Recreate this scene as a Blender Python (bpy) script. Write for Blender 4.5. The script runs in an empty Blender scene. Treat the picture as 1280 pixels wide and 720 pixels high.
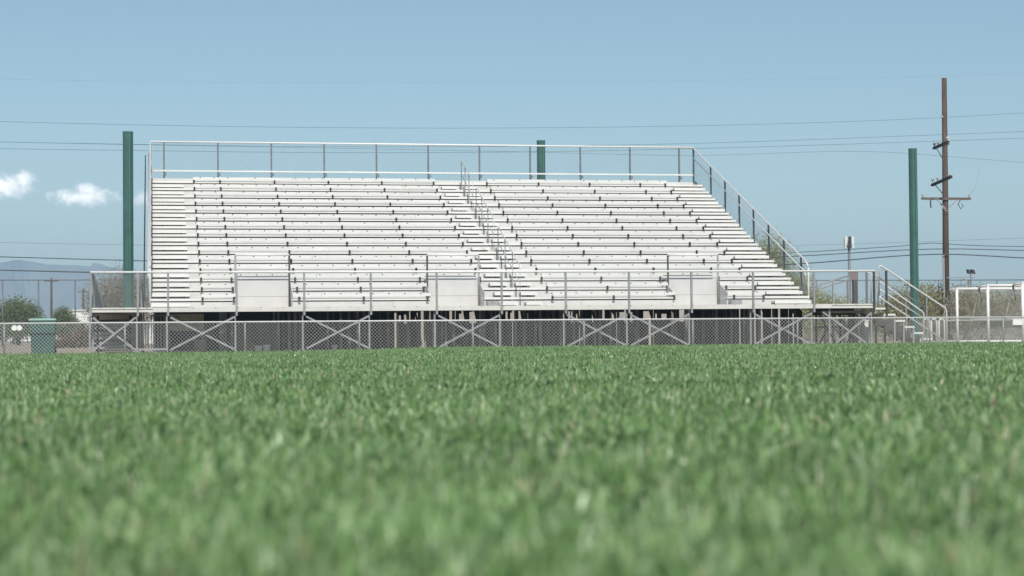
import bpy, math, random
import numpy as np
from mathutils import Vector, Matrix
random.seed(7); rng = np.random.default_rng(11)
S = bpy.context.scene
COL = S.collection
PI = math.pi

# ------------------------------------------------------------------ helpers
class MB:
    """collects boxes, bars and tubes, then links them as one mesh object"""
    def __init__(s): s.v=[]; s.f=[]; s.m=[]
    def face(s, pts, mi=0):
        b=len(s.v); s.v+= [tuple(p) for p in pts]; s.f.append(tuple(range(b,b+len(pts)))); s.m.append(mi)
    def hexa(s, c, mi=0):
        b=len(s.v); s.v+=[tuple(p) for p in c]
        for q in ((0,3,2,1),(4,5,6,7),(0,1,5,4),(1,2,6,5),(2,3,7,6),(3,0,4,7)):
            s.f.append(tuple(b+i for i in q)); s.m.append(mi)
        return s
    def box(s, x0,x1,y0,y1,z0,z1, mi=0):
        s.hexa([(x0,y0,z0),(x1,y0,z0),(x1,y1,z0),(x0,y1,z0),(x0,y0,z1),(x1,y0,z1),(x1,y1,z1),(x0,y1,z1)],mi); return s
    def bar(s, p,q,w,h, mi=0, up=(0,0,1)):
        p,q=Vector(p),Vector(q); d=(q-p).normalized(); u=Vector(up)
        if abs(d.dot(u))>.98: u=Vector((0,1,0))
        r=d.cross(u).normalized(); t=r.cross(d)
        a=[p-r*w/2-t*h/2,p+r*w/2-t*h/2,p+r*w/2+t*h/2,p-r*w/2+t*h/2]
        s.hexa(a+[v+(q-p) for v in a],mi); return s
    def tube(s, pts, r, n=8, mi=0, r2=None, cap=True):
        pts=[Vector(p) for p in pts]; rings=[]
        for i,p in enumerate(pts):
            if i==0: d=pts[1]-p
            elif i==len(pts)-1: d=p-pts[i-1]
            else: d=(pts[i+1]-p).normalized()+(p-pts[i-1]).normalized()
            d=d.normalized(); u=Vector((0,0,1)) if abs(d.z)<.95 else Vector((0,1,0))
            a=d.cross(u).normalized(); c=a.cross(d)
            rr=r if r2 is None else r+(r2-r)*i/(len(pts)-1)
            b=len(s.v); rings.append(b)
            for k in range(n):
                t=2*PI*k/n; s.v.append(tuple(p+a*(rr*math.cos(t))+c*(rr*math.sin(t))))
        for i in range(len(rings)-1):
            for k in range(n):
                s.f.append((rings[i]+k,rings[i]+(k+1)%n,rings[i+1]+(k+1)%n,rings[i+1]+k)); s.m.append(mi)
        if cap:
            s.f.append(tuple(rings[0]+k for k in range(n))[::-1]); s.m.append(mi)
            s.f.append(tuple(rings[-1]+k for k in range(n))); s.m.append(mi)
        return s
    def link(s, P, u, v, L, H, period=.085, r=.0028, mi=0):
        """chain-link wires filling the parallelogram P + a*u + b*v"""
        P,u,v=Vector(P),Vector(u),Vector(v); nrm=u.cross(v).normalized()
        for sg in (1,-1):
            n0=-int(H/period)-1; n1=int((L+H)/period)+1
            for k in range(n0,n1+1):
                s0=k*period
                if sg==1: t0=max(0,-s0); t1=min(H,L-s0)
                else:     t0=max(0,s0-L); t1=min(H,s0)
                if t1-t0<.02: continue
                a=P+u*(s0+sg*t0)+v*t0; b=P+u*(s0+sg*t1)+v*t1
                d=(b-a).normalized(); c=d.cross(nrm); off=nrm*(r*sg)
                bi=len(s.v)
                for e in (a,b):
                    for ang in (0,2.094,4.189):
                        s.v.append(tuple(e+off+c*(r*math.cos(ang))+nrm*(r*math.sin(ang))))
                for i in range(3):
                    j=(i+1)%3; s.f.append((bi+i,bi+j,bi+3+j,bi+3+i)); s.m.append(mi)
        return s
    def build(s, name, mats, parent=None, smooth=False, loc=None):
        me=bpy.data.meshes.new(name); me.from_pydata(s.v,[],s.f); me.update()
        if not isinstance(mats,(list,tuple)): mats=[mats]
        for m in mats: me.materials.append(m)
        if any(s.m): me.polygons.foreach_set('material_index', s.m)
        if smooth: me.polygons.foreach_set('use_smooth',[True]*len(s.f))
        o=bpy.data.objects.new(name,me); COL.objects.link(o)
        if parent is not None:
            o.parent=parent
            if not loc:
                base=Vector((0,0,0)); p=parent
                while p is not None: base+=p.location; p=p.parent
                me.transform(Matrix.Translation(-base))
        if loc: o.location=loc
        return o
def tag(o,label,cat,group=None,kind=None):
    if label: o['label']=label
    if cat: o['category']=cat
    if group: o['group']=group
    if kind: o['kind']=kind
    return o
def empty(name,loc,label,cat,group=None):
    o=bpy.data.objects.new(name,None); COL.objects.link(o); o.location=loc; o.empty_display_size=.2
    return tag(o,label,cat,group)
def origin_to(o,loc):
    """give a one-mesh thing an origin at its base"""
    o.data.transform(Matrix.Translation(-Vector(loc))); o.location=loc; return o

# ------------------------------------------------------------------ materials
def mat(name, col, rough=.6, metal=0., var=.12, scale=3., bump=0., col2=None, spec=.4, stretch=None, dirt=None):
    m=bpy.data.materials.new(name); m.use_nodes=True; nt=m.node_tree; N=nt.nodes; L=nt.links
    b=N['Principled BSDF']; b.inputs['Roughness'].default_value=rough; b.inputs['Metallic'].default_value=metal
    b.inputs['Specular IOR Level'].default_value=spec
    tc=N.new('ShaderNodeTexCoord'); mp=N.new('ShaderNodeMapping'); L.new(tc.outputs['Object'],mp.inputs[0])
    if stretch: mp.inputs['Scale'].default_value=stretch
    nz=N.new('ShaderNodeTexNoise'); nz.inputs['Scale'].default_value=scale; nz.inputs['Detail'].default_value=6; nz.inputs['Roughness'].default_value=.65
    L.new(mp.outputs[0],nz.inputs['Vector'])
    cr=N.new('ShaderNodeValToRGB'); L.new(nz.outputs['Fac'],cr.inputs[0])
    c2=col2 or tuple(c*(1-var*2) for c in col)
    cr.color_ramp.elements[0].position=.3; cr.color_ramp.elements[1].position=.7
    cr.color_ramp.elements[0].color=(*c2,1); cr.color_ramp.elements[1].color=(*tuple(min(1,c*(1+var*.5)) for c in col),1)
    out=cr.outputs[0]
    if dirt:
        n2=N.new('ShaderNodeTexNoise'); n2.inputs['Scale'].default_value=dirt[1]; n2.inputs['Detail'].default_value=8; n2.inputs['Roughness'].default_value=.7
        mp2=N.new('ShaderNodeMapping'); L.new(tc.outputs['Object'],mp2.inputs[0])
        if len(dirt)>3: mp2.inputs['Scale'].default_value=dirt[3]
        L.new(mp2.outputs[0],n2.inputs['Vector'])
        r2=N.new('ShaderNodeValToRGB'); L.new(n2.outputs['Fac'],r2.inputs[0])
        r2.color_ramp.elements[0].position=dirt[2]; r2.color_ramp.elements[1].position=min(1,dirt[2]+.18)
        mx=N.new('ShaderNodeMixRGB'); L.new(r2.outputs[0],mx.inputs[0]); L.new(out,mx.inputs[1]); mx.inputs[2].default_value=(*dirt[0],1)
        out=mx.outputs[0]
    L.new(out,b.inputs['Base Color'])
    if bump:
        bp=N.new('ShaderNodeBump'); bp.inputs['Strength'].default_value=bump; bp.inputs['Distance'].default_value=.02
        L.new(nz.outputs['Fac'],bp.inputs['Height']); L.new(bp.outputs[0],b.inputs['Normal'])
    return m
def leafmat(name, cols, trans=.35, rough=.6):
    """foliage: every leaf-sized island gets its own tint"""
    m=bpy.data.materials.new(name); m.use_nodes=True; nt=m.node_tree; N=nt.nodes; L=nt.links
    b=N['Principled BSDF']; b.inputs['Roughness'].default_value=rough; b.inputs['Specular IOR Level'].default_value=.3
    g=N.new('ShaderNodeNewGeometry'); cr=N.new('ShaderNodeValToRGB'); L.new(g.outputs['Random Per Island'],cr.inputs[0])
    cr.color_ramp.interpolation='LINEAR'
    e=cr.color_ramp.elements; e[0].position=0; e[0].color=(*cols[0][1],1); e[1].position=1; e[1].color=(*cols[-1][1],1)
    for p,c in cols[1:-1]:
        x=e.new(p); x.color=(*c,1)
    L.new(cr.outputs[0],b.inputs['Base Color'])
    t=N.new('ShaderNodeBsdfTranslucent'); L.new(cr.outputs[0],t.inputs[0])
    mx=N.new('ShaderNodeMixShader'); mx.inputs[0].default_value=trans
    L.new(b.outputs[0],mx.inputs[1]); L.new(t.outputs[0],mx.inputs[2]); L.new(mx.outputs[0],N['Material Output'].inputs[0])
    return m
ALU=mat('aluminium_plank',(.72,.71,.68),.45,.12,.07,1.2,stretch=(.5,3,6),dirt=((.42,.345,.26),2.2,.62,(1,1,3)))
RISER=mat('aluminium_riser',(.575,.565,.54),.55,.0,.06,1.5,stretch=(1.2,1,1),dirt=((.43,.35,.26),3.,.64,(1.6,1,.6)))
DECKM=mat('deck_fascia',(.63,.61,.57),.5,.0,.06,2.,dirt=((.42,.33,.24),4.,.66))
GALV=mat('galvanised_pipe',(.33,.335,.34),.5,.25,.12,6.)
GALVD=mat('weathered_pipe',(.17,.185,.20),.55,.25,.15,6.)
GALVW=mat('bright_pipe',(.66,.65,.63),.5,.1,.06,4.)
GALVM=mat('dull_pipe',(.56,.56,.55),.5,.15,.1,6.)
WIRE=mat('chain_wire',(.60,.60,.58),.5,.1,.08,8.)
WIRED=mat('dull_chain_wire',(.25,.26,.25),.6,.2,.1,8.)
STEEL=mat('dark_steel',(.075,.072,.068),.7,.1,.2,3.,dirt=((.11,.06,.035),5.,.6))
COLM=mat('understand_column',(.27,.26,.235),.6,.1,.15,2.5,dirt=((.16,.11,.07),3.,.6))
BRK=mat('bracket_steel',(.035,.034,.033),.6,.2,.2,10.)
SHADE=mat('dark_sheet_and_skirt',(.03,.031,.033),.9,0,.25,1.5,stretch=(3,1,.3))  # near-black for the added under-stand sheets and the side skirt
GREENP=mat('green_pole_paint',(.05,.135,.118),.35,.0,.2,1.5,dirt=((.12,.30,.25),3.5,.72,(6,6,.6)),spec=.6)
GREENC=mat('green_pole_cap',(.05,.16,.13),.4,0,.1,3.)
WOODP=mat('creosote_wood',(.115,.078,.06),.85,0,.3,4.,bump=.3,stretch=(5,5,.35))
ARM=mat('crossarm_wood',(.15,.12,.105),.85,0,.25,4.)
ARMD=mat('dark_crossarm',(.045,.04,.04),.8,0,.25,4.)
CABLE=mat('cable_sheath',(.07,.09,.11),.6,0,.1,1.)
PORC=mat('porcelain',(.5,.48,.45),.3,0,.1,5.)
BING=mat('bin_plastic',(.045,.112,.098),.5,0,.1,2.,dirt=((.08,.15,.13),4.,.6))
BINL=mat('bin_lid_plastic',(.22,.36,.31),.5,0,.1,3.)
WHITE=mat('white_paint',(.78,.77,.74),.45,0,.04,3.)
NETM=mat('goal_net',(.62,.61,.58),.8,0,.05,3.)
BLACK=mat('black_rubber',(.02,.02,.02),.8,0,.1,5.)
GLASS=mat('dark_window',(.03,.035,.04),.12,0,.1,1.,spec=.8)
CARD=mat('black_car_paint',(.03,.031,.035),.25,0,.05,1.,spec=.6)
CARW=mat('white_car_paint',(.72,.72,.71),.3,0,.03,1.,spec=.6)
CARG=mat('silver_car_paint',(.40,.41,.42),.3,.4,.03,1.,spec=.6)
RIMM=mat('wheel_rim',(.35,.35,.36),.35,.6,.05,5.)
LAMP=mat('lamp_lens',(.7,.7,.66),.15,0,.05,5.)
TAILL=mat('tail_lens',(.35,.02,.02),.2,0,.05,5.)
STUCCO=mat('white_stucco',(.74,.73,.71),.8,0,.06,.8)
STUCCOB=mat('grey_block',(.40,.37,.32),.9,0,.12,2.5)
ROOFM=mat('pale_roof',(.55,.54,.53),.7,0,.1,2.)
DIRT=mat('bare_dirt',(.33,.265,.20),.95,0,.18,.35,bump=.25,col2=(.22,.175,.13))
TANKM=mat('grey_blue_tarp',(.115,.135,.16),.7,0,.2,2.,bump=.4)
CARDB=mat('cardboard',(.26,.17,.10),.9,0,.15,4.)
WHITEB=mat('white_plastic',(.72,.70,.66),.5,0,.05,4.)
PLYW=mat('bleached_panel',(.46,.44,.38),.8,0,.2,5.,dirt=((.62,.59,.52),9.,.5))
DRUM=mat('tan_drum',(.30,.26,.19),.7,0,.15,4.)
SIGNR=mat('faded_red_sign',(.20,.155,.15),.6,0,.1,12.)
ANT=mat('antenna_white',(.66,.67,.67),.5,0,.05,5.)
GRASSGROUND=mat('turf_soil',(.055,.10,.04),.95,0,.3,9.,col2=(.035,.055,.025))
BARK=mat('bark',(.13,.10,.075),.9,0,.25,6.,bump=.3)
LEAF_MESQ=leafmat('mesquite_leaf',[(0,(.10,.145,.06)),(.5,(.165,.21,.095)),(1,(.25,.29,.15))])
LEAF_PV=leafmat('palo_verde_leaf',[(0,(.26,.29,.12)),(.5,(.38,.39,.18)),(1,(.50,.49,.27))])
LEAF_BRUSH=leafmat('brush_leaf',[(0,(.23,.23,.12)),(.5,(.34,.325,.18)),(1,(.47,.43,.28))])
LEAF_GREY=leafmat('grey_brush_leaf',[(0,(.22,.21,.16)),(.5,(.33,.31,.25)),(1,(.45,.42,.35))])
LEAF_DRY=leafmat('dry_leaf',[(0,(.12,.095,.055)),(.5,(.2,.16,.095)),(1,(.30,.25,.15))])
GRASS=leafmat('grass_blade',[(0,(.085,.165,.048)),(.28,(.14,.25,.08)),(.6,(.225,.35,.135)),(.84,(.325,.45,.22)),(.965,(.46,.55,.36)),(.988,(.43,.37,.22)),(1,(.48,.40,.26))],trans=.34,rough=.34)
GRASS.node_tree.nodes['Principled BSDF'].inputs['Specular IOR Level'].default_value=.5

def tint(m,scales,lo,hi):
    nt=m.node_tree; N=nt.nodes; L=nt.links
    src=N['Principled BSDF'].inputs['Base Color'].links[0].from_socket; tc=N.new('ShaderNodeTexCoord'); acc=None
    for sc in scales:
        nz=N.new('ShaderNodeTexNoise'); nz.inputs['Scale'].default_value=sc; nz.inputs['Detail'].default_value=3; L.new(tc.outputs['Object'],nz.inputs['Vector'])
        mr=N.new('ShaderNodeMapRange'); L.new(nz.outputs['Fac'],mr.inputs[0]); mr.inputs[1].default_value=.3; mr.inputs[2].default_value=.7; mr.inputs[3].default_value=lo; mr.inputs[4].default_value=hi
        if acc is None: acc=mr.outputs[0]
        else:
            mu=N.new('ShaderNodeMath'); mu.operation='MULTIPLY'; L.new(acc,mu.inputs[0]); L.new(mr.outputs[0],mu.inputs[1]); acc=mu.outputs[0]
    vm=N.new('ShaderNodeVectorMath'); vm.operation='SCALE'; L.new(src,vm.inputs[0]); L.new(acc,vm.inputs['Scale'])
    for l in list(nt.links):
        if l.from_socket==src and l.to_node!=vm: t=l.to_socket; nt.links.remove(l); L.new(vm.outputs[0],t)
tint(GRASS,(.7,5.),.92,1.22)
# ------------------------------------------------------------------ camera
CAM=Vector((-.3784,-51.2922,.45))
fw=Vector((.188111,.981819,.025397)); rt=Vector((.982142,-.187955,-.008397)); up=Vector((.003471,-.026523,.999642))
cd=bpy.data.cameras.new('camera'); cam=bpy.data.objects.new('camera',cd); COL.objects.link(cam)
M=Matrix((( rt.x,up.x,-fw.x,CAM.x),(rt.y,up.y,-fw.y,CAM.y),(rt.z,up.z,-fw.z,CAM.z),(0,0,0,1)))
cam.matrix_world=M
cd.sensor_width=36; cd.lens=36*2338/1280; cd.clip_start=.05; cd.clip_end=20000
cd.dof.use_dof=True; cd.dof.focus_distance=54; cd.dof.aperture_fstop=4.8; cd.dof.aperture_blades=0
S.camera=cam

# ------------------------------------------------------------------ light, sky
SUN_AZ=math.radians(-3); SUN_EL=math.radians(43)     # azimuth measured from behind the camera towards its right
sd=Vector((math.sin(SUN_AZ)*math.cos(SUN_EL),-math.cos(SUN_AZ)*math.cos(SUN_EL),math.sin(SUN_EL)))
sl=bpy.data.lights.new('sun','SUN'); sl.energy=3.6; sl.angle=math.radians(.53); sl.color=(1,.955,.89)
so=bpy.data.objects.new('sun',sl); COL.objects.link(so); so.rotation_euler=sd.to_track_quat('Z','Y').to_euler(); so.location=(20,-40,60)
W=bpy.data.worlds.new('World'); S.world=W; W.use_nodes=True
nt=W.node_tree; N=nt.nodes; L=nt.links
bg=N['Background']; sky=N.new('ShaderNodeTexSky'); sky.sky_type='NISHITA'; sky.sun_disc=False
sky.sun_elevation=SUN_EL; sky.sun_rotation=math.atan2(sd.x,sd.y)
sky.altitude=750; sky.air_density=1.0; sky.dust_density=.5; sky.ozone_density=1.35
bg.inputs['Strength'].default_value=.074
def vmath(op,a,b=None):
    n=N.new('ShaderNodeVectorMath'); n.operation=op; L.new(a,n.inputs[0])
    if b is not None:
        if hasattr(b,'links'): L.new(b,n.inputs[1])
        else: n.inputs[1].default_value=b
    return n.outputs['Value'] if op=='DOT_PRODUCT' else n.outputs['Vector']
def smath(op,a,b=None,c=None):
    n=N.new('ShaderNodeMath'); n.operation=op
    for i,x in enumerate((a,b,c)):
        if x is None: continue
        if hasattr(x,'links'): L.new(x,n.inputs[i])
        else: n.inputs[i].default_value=x
    return n.outputs[0]
tc=N.new('ShaderNodeTexCoord'); D=tc.outputs['Generated']
nz=N.new('ShaderNodeTexNoise'); nz.inputs['Scale'].default_value=230; nz.inputs['Detail'].default_value=7; nz.inputs['Roughness'].default_value=.6
L.new(D,nz.inputs['Vector'])
nsig=smath('MULTIPLY',smath('SUBTRACT',nz.outputs['Fac'],.5),1.5)
mask=None
for (cx,cz,a,b,gain) in ((-.0760,.0795,.0150,.0072,1.),(-.0665,.0825,.0070,.0058,.9),(-.0360,.0742,.0185,.0050,1.),(-.0340,.0775,.0075,.0045,.9),(-.0060,.0735,.0070,.0045,.5)):
    sx=N.new('ShaderNodeSeparateXYZ'); L.new(D,sx.inputs[0])
    U=smath('DIVIDE',smath('SUBTRACT',smath('DIVIDE',sx.outputs[0],sx.outputs[1]),cx),a)
    V=smath('DIVIDE',smath('SUBTRACT',smath('DIVIDE',sx.outputs[2],sx.outputs[1]),cz),b)
    d=smath('SQRT',smath('ADD',smath('MULTIPLY',U,U),smath('MULTIPLY',V,V)))
    e=smath('ADD',smath('SUBTRACT',1.05,d),nsig)
    mr=N.new('ShaderNodeMapRange'); mr.interpolation_type='SMOOTHSTEP'; L.new(e,mr.inputs[0]); mr.inputs[1].default_value=-.10; mr.inputs[2].default_value=1.0; mr.inputs[4].default_value=gain
    front=smath('GREATER_THAN',sx.outputs[1],.2)
    o=smath('MULTIPLY',mr.outputs[0],front)
    mask=o if mask is None else smath('MAXIMUM',mask,o)
mx=N.new('ShaderNodeMixRGB'); L.new(smath('MULTIPLY',mask,.95),mx.inputs[0]); L.new(vmath('MULTIPLY',sky.outputs[0],(.97,1.055,1.0)),mx.inputs[1]); mx.inputs[2].default_value=(23,22,21.6,1)
L.new(mx.outputs[0],bg.inputs['Color'])
S.view_settings.view_transform='Standard'; S.view_settings.look='None'; S.view_settings.exposure=.42; S.view_settings.gamma=1

# ------------------------------------------------------------------ ground
def gh(x,y):
    t=np.clip((y+51.3)/50.,0,1); b=.25*(1-t)+.03*t
    s=np.clip((x-2)/6.,0,1); s=s*s*(3-2*s); k=np.clip((y+45)/30,0,1)
    return b+.07*s*k+.008*np.sin(x*.9+1.3*np.sin(y*.31))*np.cos(y*.57)
def sheet(name,xs,ys,hf,m):
    X,Y=np.meshgrid(xs,ys); Z=hf(X,Y); V=np.stack([X,Y,Z],-1).reshape(-1,3)
    nx=len(xs); F=[(j*nx+i,j*nx+i+1,(j+1)*nx+i+1,(j+1)*nx+i) for j in range(len(ys)-1) for i in range(nx-1)]
    me=bpy.data.meshes.new(name); me.from_pydata(V.tolist(),[],F); me.materials.append(m); me.polygons.foreach_set('use_smooth',[True]*len(F))
    o=bpy.data.objects.new(name,me); COL.objects.link(o); return o
fx=np.concatenate([[-60.],np.linspace(-59.5,75,250),[75.5]]); fy=np.concatenate([[-75.],np.linspace(-74.5,-1.2,150),[-1.0]])
def fh(X,Y):
    Z=gh(X,Y); Z[0]=-.05; Z[-1]=-.02; Z[:,0]=-.05; Z[:,-1]=-.05; return Z
tag(sheet('field',fx,fy,fh,GRASSGROUND),'mown turf soil under the grass','field',kind='structure')
gx=np.concatenate([np.linspace(-2400,-150,12),np.linspace(-120,180,40),np.linspace(220,3400,14)]); gy=np.concatenate([[-250,-120],np.linspace(-80,200,40),np.linspace(240,4450,18)])
tag(sheet('ground',gx,gy,lambda X,Y:np.zeros_like(X),DIRT),'bare tan dirt around and behind the grandstand','ground',kind='structure')

# grass blades: one mesh, thinning with distance
def grass():
    r0,r1=.75,51.; c=18500.
    n=int(.96*c*(r1-r0)); r=rng.uniform(r0,r1,n); th=rng.uniform(-.48,.48,n)
    n2=int(c*1.3*4.9); r2=rng.uniform(.6,5.5,n2); t2=rng.uniform(.48,1.13,n2)*rng.choice((-1,1),n2)   # wider fan close by
    r=np.concatenate([r,r2]); th=np.concatenate([th,t2])
    base=math.atan2(fw.x,fw.y); a=base+th
    x=CAM.x+r*np.sin(a); y=CAM.y+r*np.cos(a)
    k=y<-1.1; x,y,r=x[k],y[k],r[k]
    # extra fill close to the camera, a little behind the frame edges too
    clump=.5+.5*np.sin(x*3.1+2*np.sin(y*2.3))*np.cos(y*2.7+1.7*np.sin(x*1.9))
    keep=rng.uniform(0,1,len(x))<(.55+.45*clump); x,y,r,clump=x[keep],y[keep],r[keep],clump[keep]
    n=len(x); z=gh(x,y)-.004
    h=(rng.normal(.040,.011,n)+.00055*r).clip(.018,.085)*(.8+.35*clump); w=(.0041+.00037*r)*rng.uniform(.7,1.5,n)
    edge=(y>-1.9)&(rng.uniform(0,1,n)<.10); h=np.where(edge,h*rng.uniform(1.2,1.9,n),h)
    # yaw of the blade face, lean direction
    f=rng.uniform(0,2*PI,n); lean=np.where(rng.uniform(0,1,n)<.5,np.abs(rng.normal(.2,.2,n)),rng.uniform(.4,1.25,n)); ld=rng.uniform(0,2*PI,n)
    wx,wy=np.cos(f)*w/2,np.sin(f)*w/2; lx,ly=np.cos(ld)*lean*h,np.sin(ld)*lean*h
    V=np.empty((n,5,3),np.float32)
    V[:,0]=np.stack([x-wx,y-wy,z],-1); V[:,1]=np.stack([x+wx,y+wy,z],-1)
    mxx,my,mz=x+lx*.35,y+ly*.35,z+h*.58
    V[:,2]=np.stack([mxx+wx*.85,my+wy*.85,mz],-1); V[:,3]=np.stack([mxx-wx*.85,my-wy*.85,mz],-1)
    V[:,4]=np.stack([x+lx,y+ly,z+h*(1-.45*lean.clip(0,1.3))],-1)
    me=bpy.data.meshes.new('grass'); me.vertices.add(n*5); me.vertices.foreach_set('co',V.ravel())
    b=(np.arange(n)*5)[:,None]
    li=np.concatenate([b+np.array([[0,1,2,3]]),b+np.array([[3,2,4]])],1).ravel().astype(np.int32)
    me.loops.add(n*7); me.loops.foreach_set('vertex_index',li)
    ls=np.stack([np.arange(n)*7,np.arange(n)*7+4],1).ravel().astype(np.int32)
    me.polygons.add(n*2); me.polygons.foreach_set('loop_start',ls)
    me.update(calc_edges=True); me.materials.append(GRASS)
    o=bpy.data.objects.new('grass',me); COL.objects.link(o)
    tag(o,'dense green turf grass across the whole foreground','grass',kind='stuff')
grass()

# mountains far away
def mountains():
    pts=[(-2100,120),(-1500,150),(-1000,175),(-700,160),(-520,150),(-423,160),(-323,170),(-281,173),(-222,163),(-155,155),(-71,143),(-4,128),(90,112),(220,88),(380,62),(560,38),(760,16),(950,2)]
    xs=np.linspace(-2100,950,240); hz=np.interp(xs,[p[0] for p in pts],[p[1] for p in pts])
    r2=np.random.default_rng(5)
    for fr,am in ((.008,7),(.021,4),(.05,2.2),(.11,1.2)):
        hz=hz+am*np.sin(xs*fr+r2.uniform(0,6))*np.sin(xs*fr*.37+r2.uniform(0,6))
    hz=np.clip(hz,0.5,None)
    prof=[(-620,0),(-480,.10),(-330,.30),(-200,.5),(-100,.78),(0,1.),(120,.75),(300,.2),(380,0)]
    V=[];F=[]
    for j,(dy,s) in enumerate(prof):
        ph=r2.uniform(0,6,4)
        for i,x in enumerate(xs):
            rid=(.2*math.sin(x*.019+ph[0])+.16*math.sin(x*.043+ph[1])+.09*math.sin(x*.1+ph[2])) if 0<s<1 else 0
            V.append((x,4060+dy+(95*math.sin(x*.012+ph[3])+55*math.sin(x*.037+ph[0]) if 0<s<1 else 0),max(-.3,hz[i]*s*(1+rid))-.3))
    nx=len(xs)
    for j in range(len(prof)-1):
        for i in range(nx-1): F.append((j*nx+i,j*nx+i+1,(j+1)*nx+i+1,(j+1)*nx+i))
    me=bpy.data.meshes.new('mountains'); me.from_pydata(V,[],F); me.polygons.foreach_set('use_smooth',[True]*len(F))
    me.materials.append(mat('mountain_rock',(.20,.17,.15),.95,0,.25,.01,col2=(.10,.10,.08)))
    o=bpy.data.objects.new('mountains',me); COL.objects.link(o); tag(o,'long hazy blue mountain range on the horizon','mountains',kind='structure')
mountains()
hb=MB().box(-2450,3450,-260,4480,-1.0,200)
hz=bpy.data.materials.new('haze'); hz.use_nodes=True; hn=hz.node_tree
hn.nodes.remove(hn.nodes['Principled BSDF']); pv=hn.nodes.new('ShaderNodeVolumePrincipled')
pv.inputs['Color'].default_value=(.61,.83,1,1); pv.inputs['Density'].default_value=4.0e-4; pv.inputs['Anisotropy'].default_value=-.1
hn.links.new(pv.outputs[0],hn.nodes['Material Output'].inputs['Volume'])
tag(hb.build('haze',hz),'thin bluish haze in the air','haze',kind='stuff')

# ------------------------------------------------------------------ GRANDSTAND
ROWS=15; YR=lambda k:1.782+.764*k; ZT=lambda k:1.26+.2984*k
XL,XR=-.48,18.80; YB=13.74; SP=1.8288
gs=empty('grandstand',(9,0,0),'long white aluminium grandstand with fifteen rows of bench seats behind the low chain-link fence','grandstand')
BAYS=[(1.88,3.47),(7.40,8.98),(14.64,16.25)]
def spans(k,a,b):
    if k>=2: return [(a,b)]
    out=[]; x=a
    for p,q in BAYS:
        if q<=a or p>=b: continue
        if p>x: out.append((x,min(p,b)))
        x=max(x,q)
    if x<b: out.append((x,b))
    return [s for s in out if s[1]-s[0]>.3]
# front walkway
m=MB()
m.box(-2.04,20.16,0,1.75,1.20,1.278); m.box(-.40,18.84,-.03,-.001,1.16,1.285)
for a,b in ((-2.05,-.403),(18.843,20.17)): m.box(a,b,-.03,-.001,1.16,1.212); m.box(a,b,-.03,-.001,1.246,1.285)
for x in np.arange(-1.8,20,.61):
    m.box(x,x+.03,-.034,-.031,1.262,1.275,1)
m.build('walkway',[DECKM,BRK],gs)
for (a,b) in BAYS:
    MB().box(a-.01,b+.01,1.752,3.29,1.21,1.274).build('wheelchair_platform',DECKM,gs)
    p=MB(); p.box(a,b,2.60,2.62,1.276,1.62); p.box(a,b,2.605,2.625,1.627,2.085)
    for x in (a-.012,b+.012): p.hexa([(x-.01,1.795,1.28),(x+.01,1.795,1.28),(x+.01,2.63,1.28),(x-.01,2.63,1.28),(x-.01,1.795,1.69),(x+.01,1.795,1.69),(x+.01,2.63,1.98),(x-.01,2.63,1.98)])
    p.build('wheelchair_bay_panel',RISER,gs)
# footboards and risers
for k in range(1,ROWS+1):
    y0=YR(k-1); y1=YR(k) if k<ROWS else YB
    m=MB(); r=MB()
    for a,b in spans(k-1,XL,XR):
        j=random.uniform(-.003,.003)
        m.box(a,b,y0-.03,y1-.035,ZT(k)-.066+j,ZT(k)+j)
        r.box(a,b,y0,y0+.02,ZT(k-1)+.002,ZT(k)-.104)
        if k<ROWS:
            for x in np.arange(a+.4,b,2.44): r.box(x,x+.012,y0-.004,y0-.001,ZT(k-1)+.05,ZT(k)-.1,1)
    m.build('footboard',ALU,gs); r.build('riser_board',[RISER,GALV],gs)
# toe board, back plank
MB().box(XL,XR,YB-.03,YB-.01,ZT(15)-.06,ZT(15)+.19).build('toe_board',RISER,gs)
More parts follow.
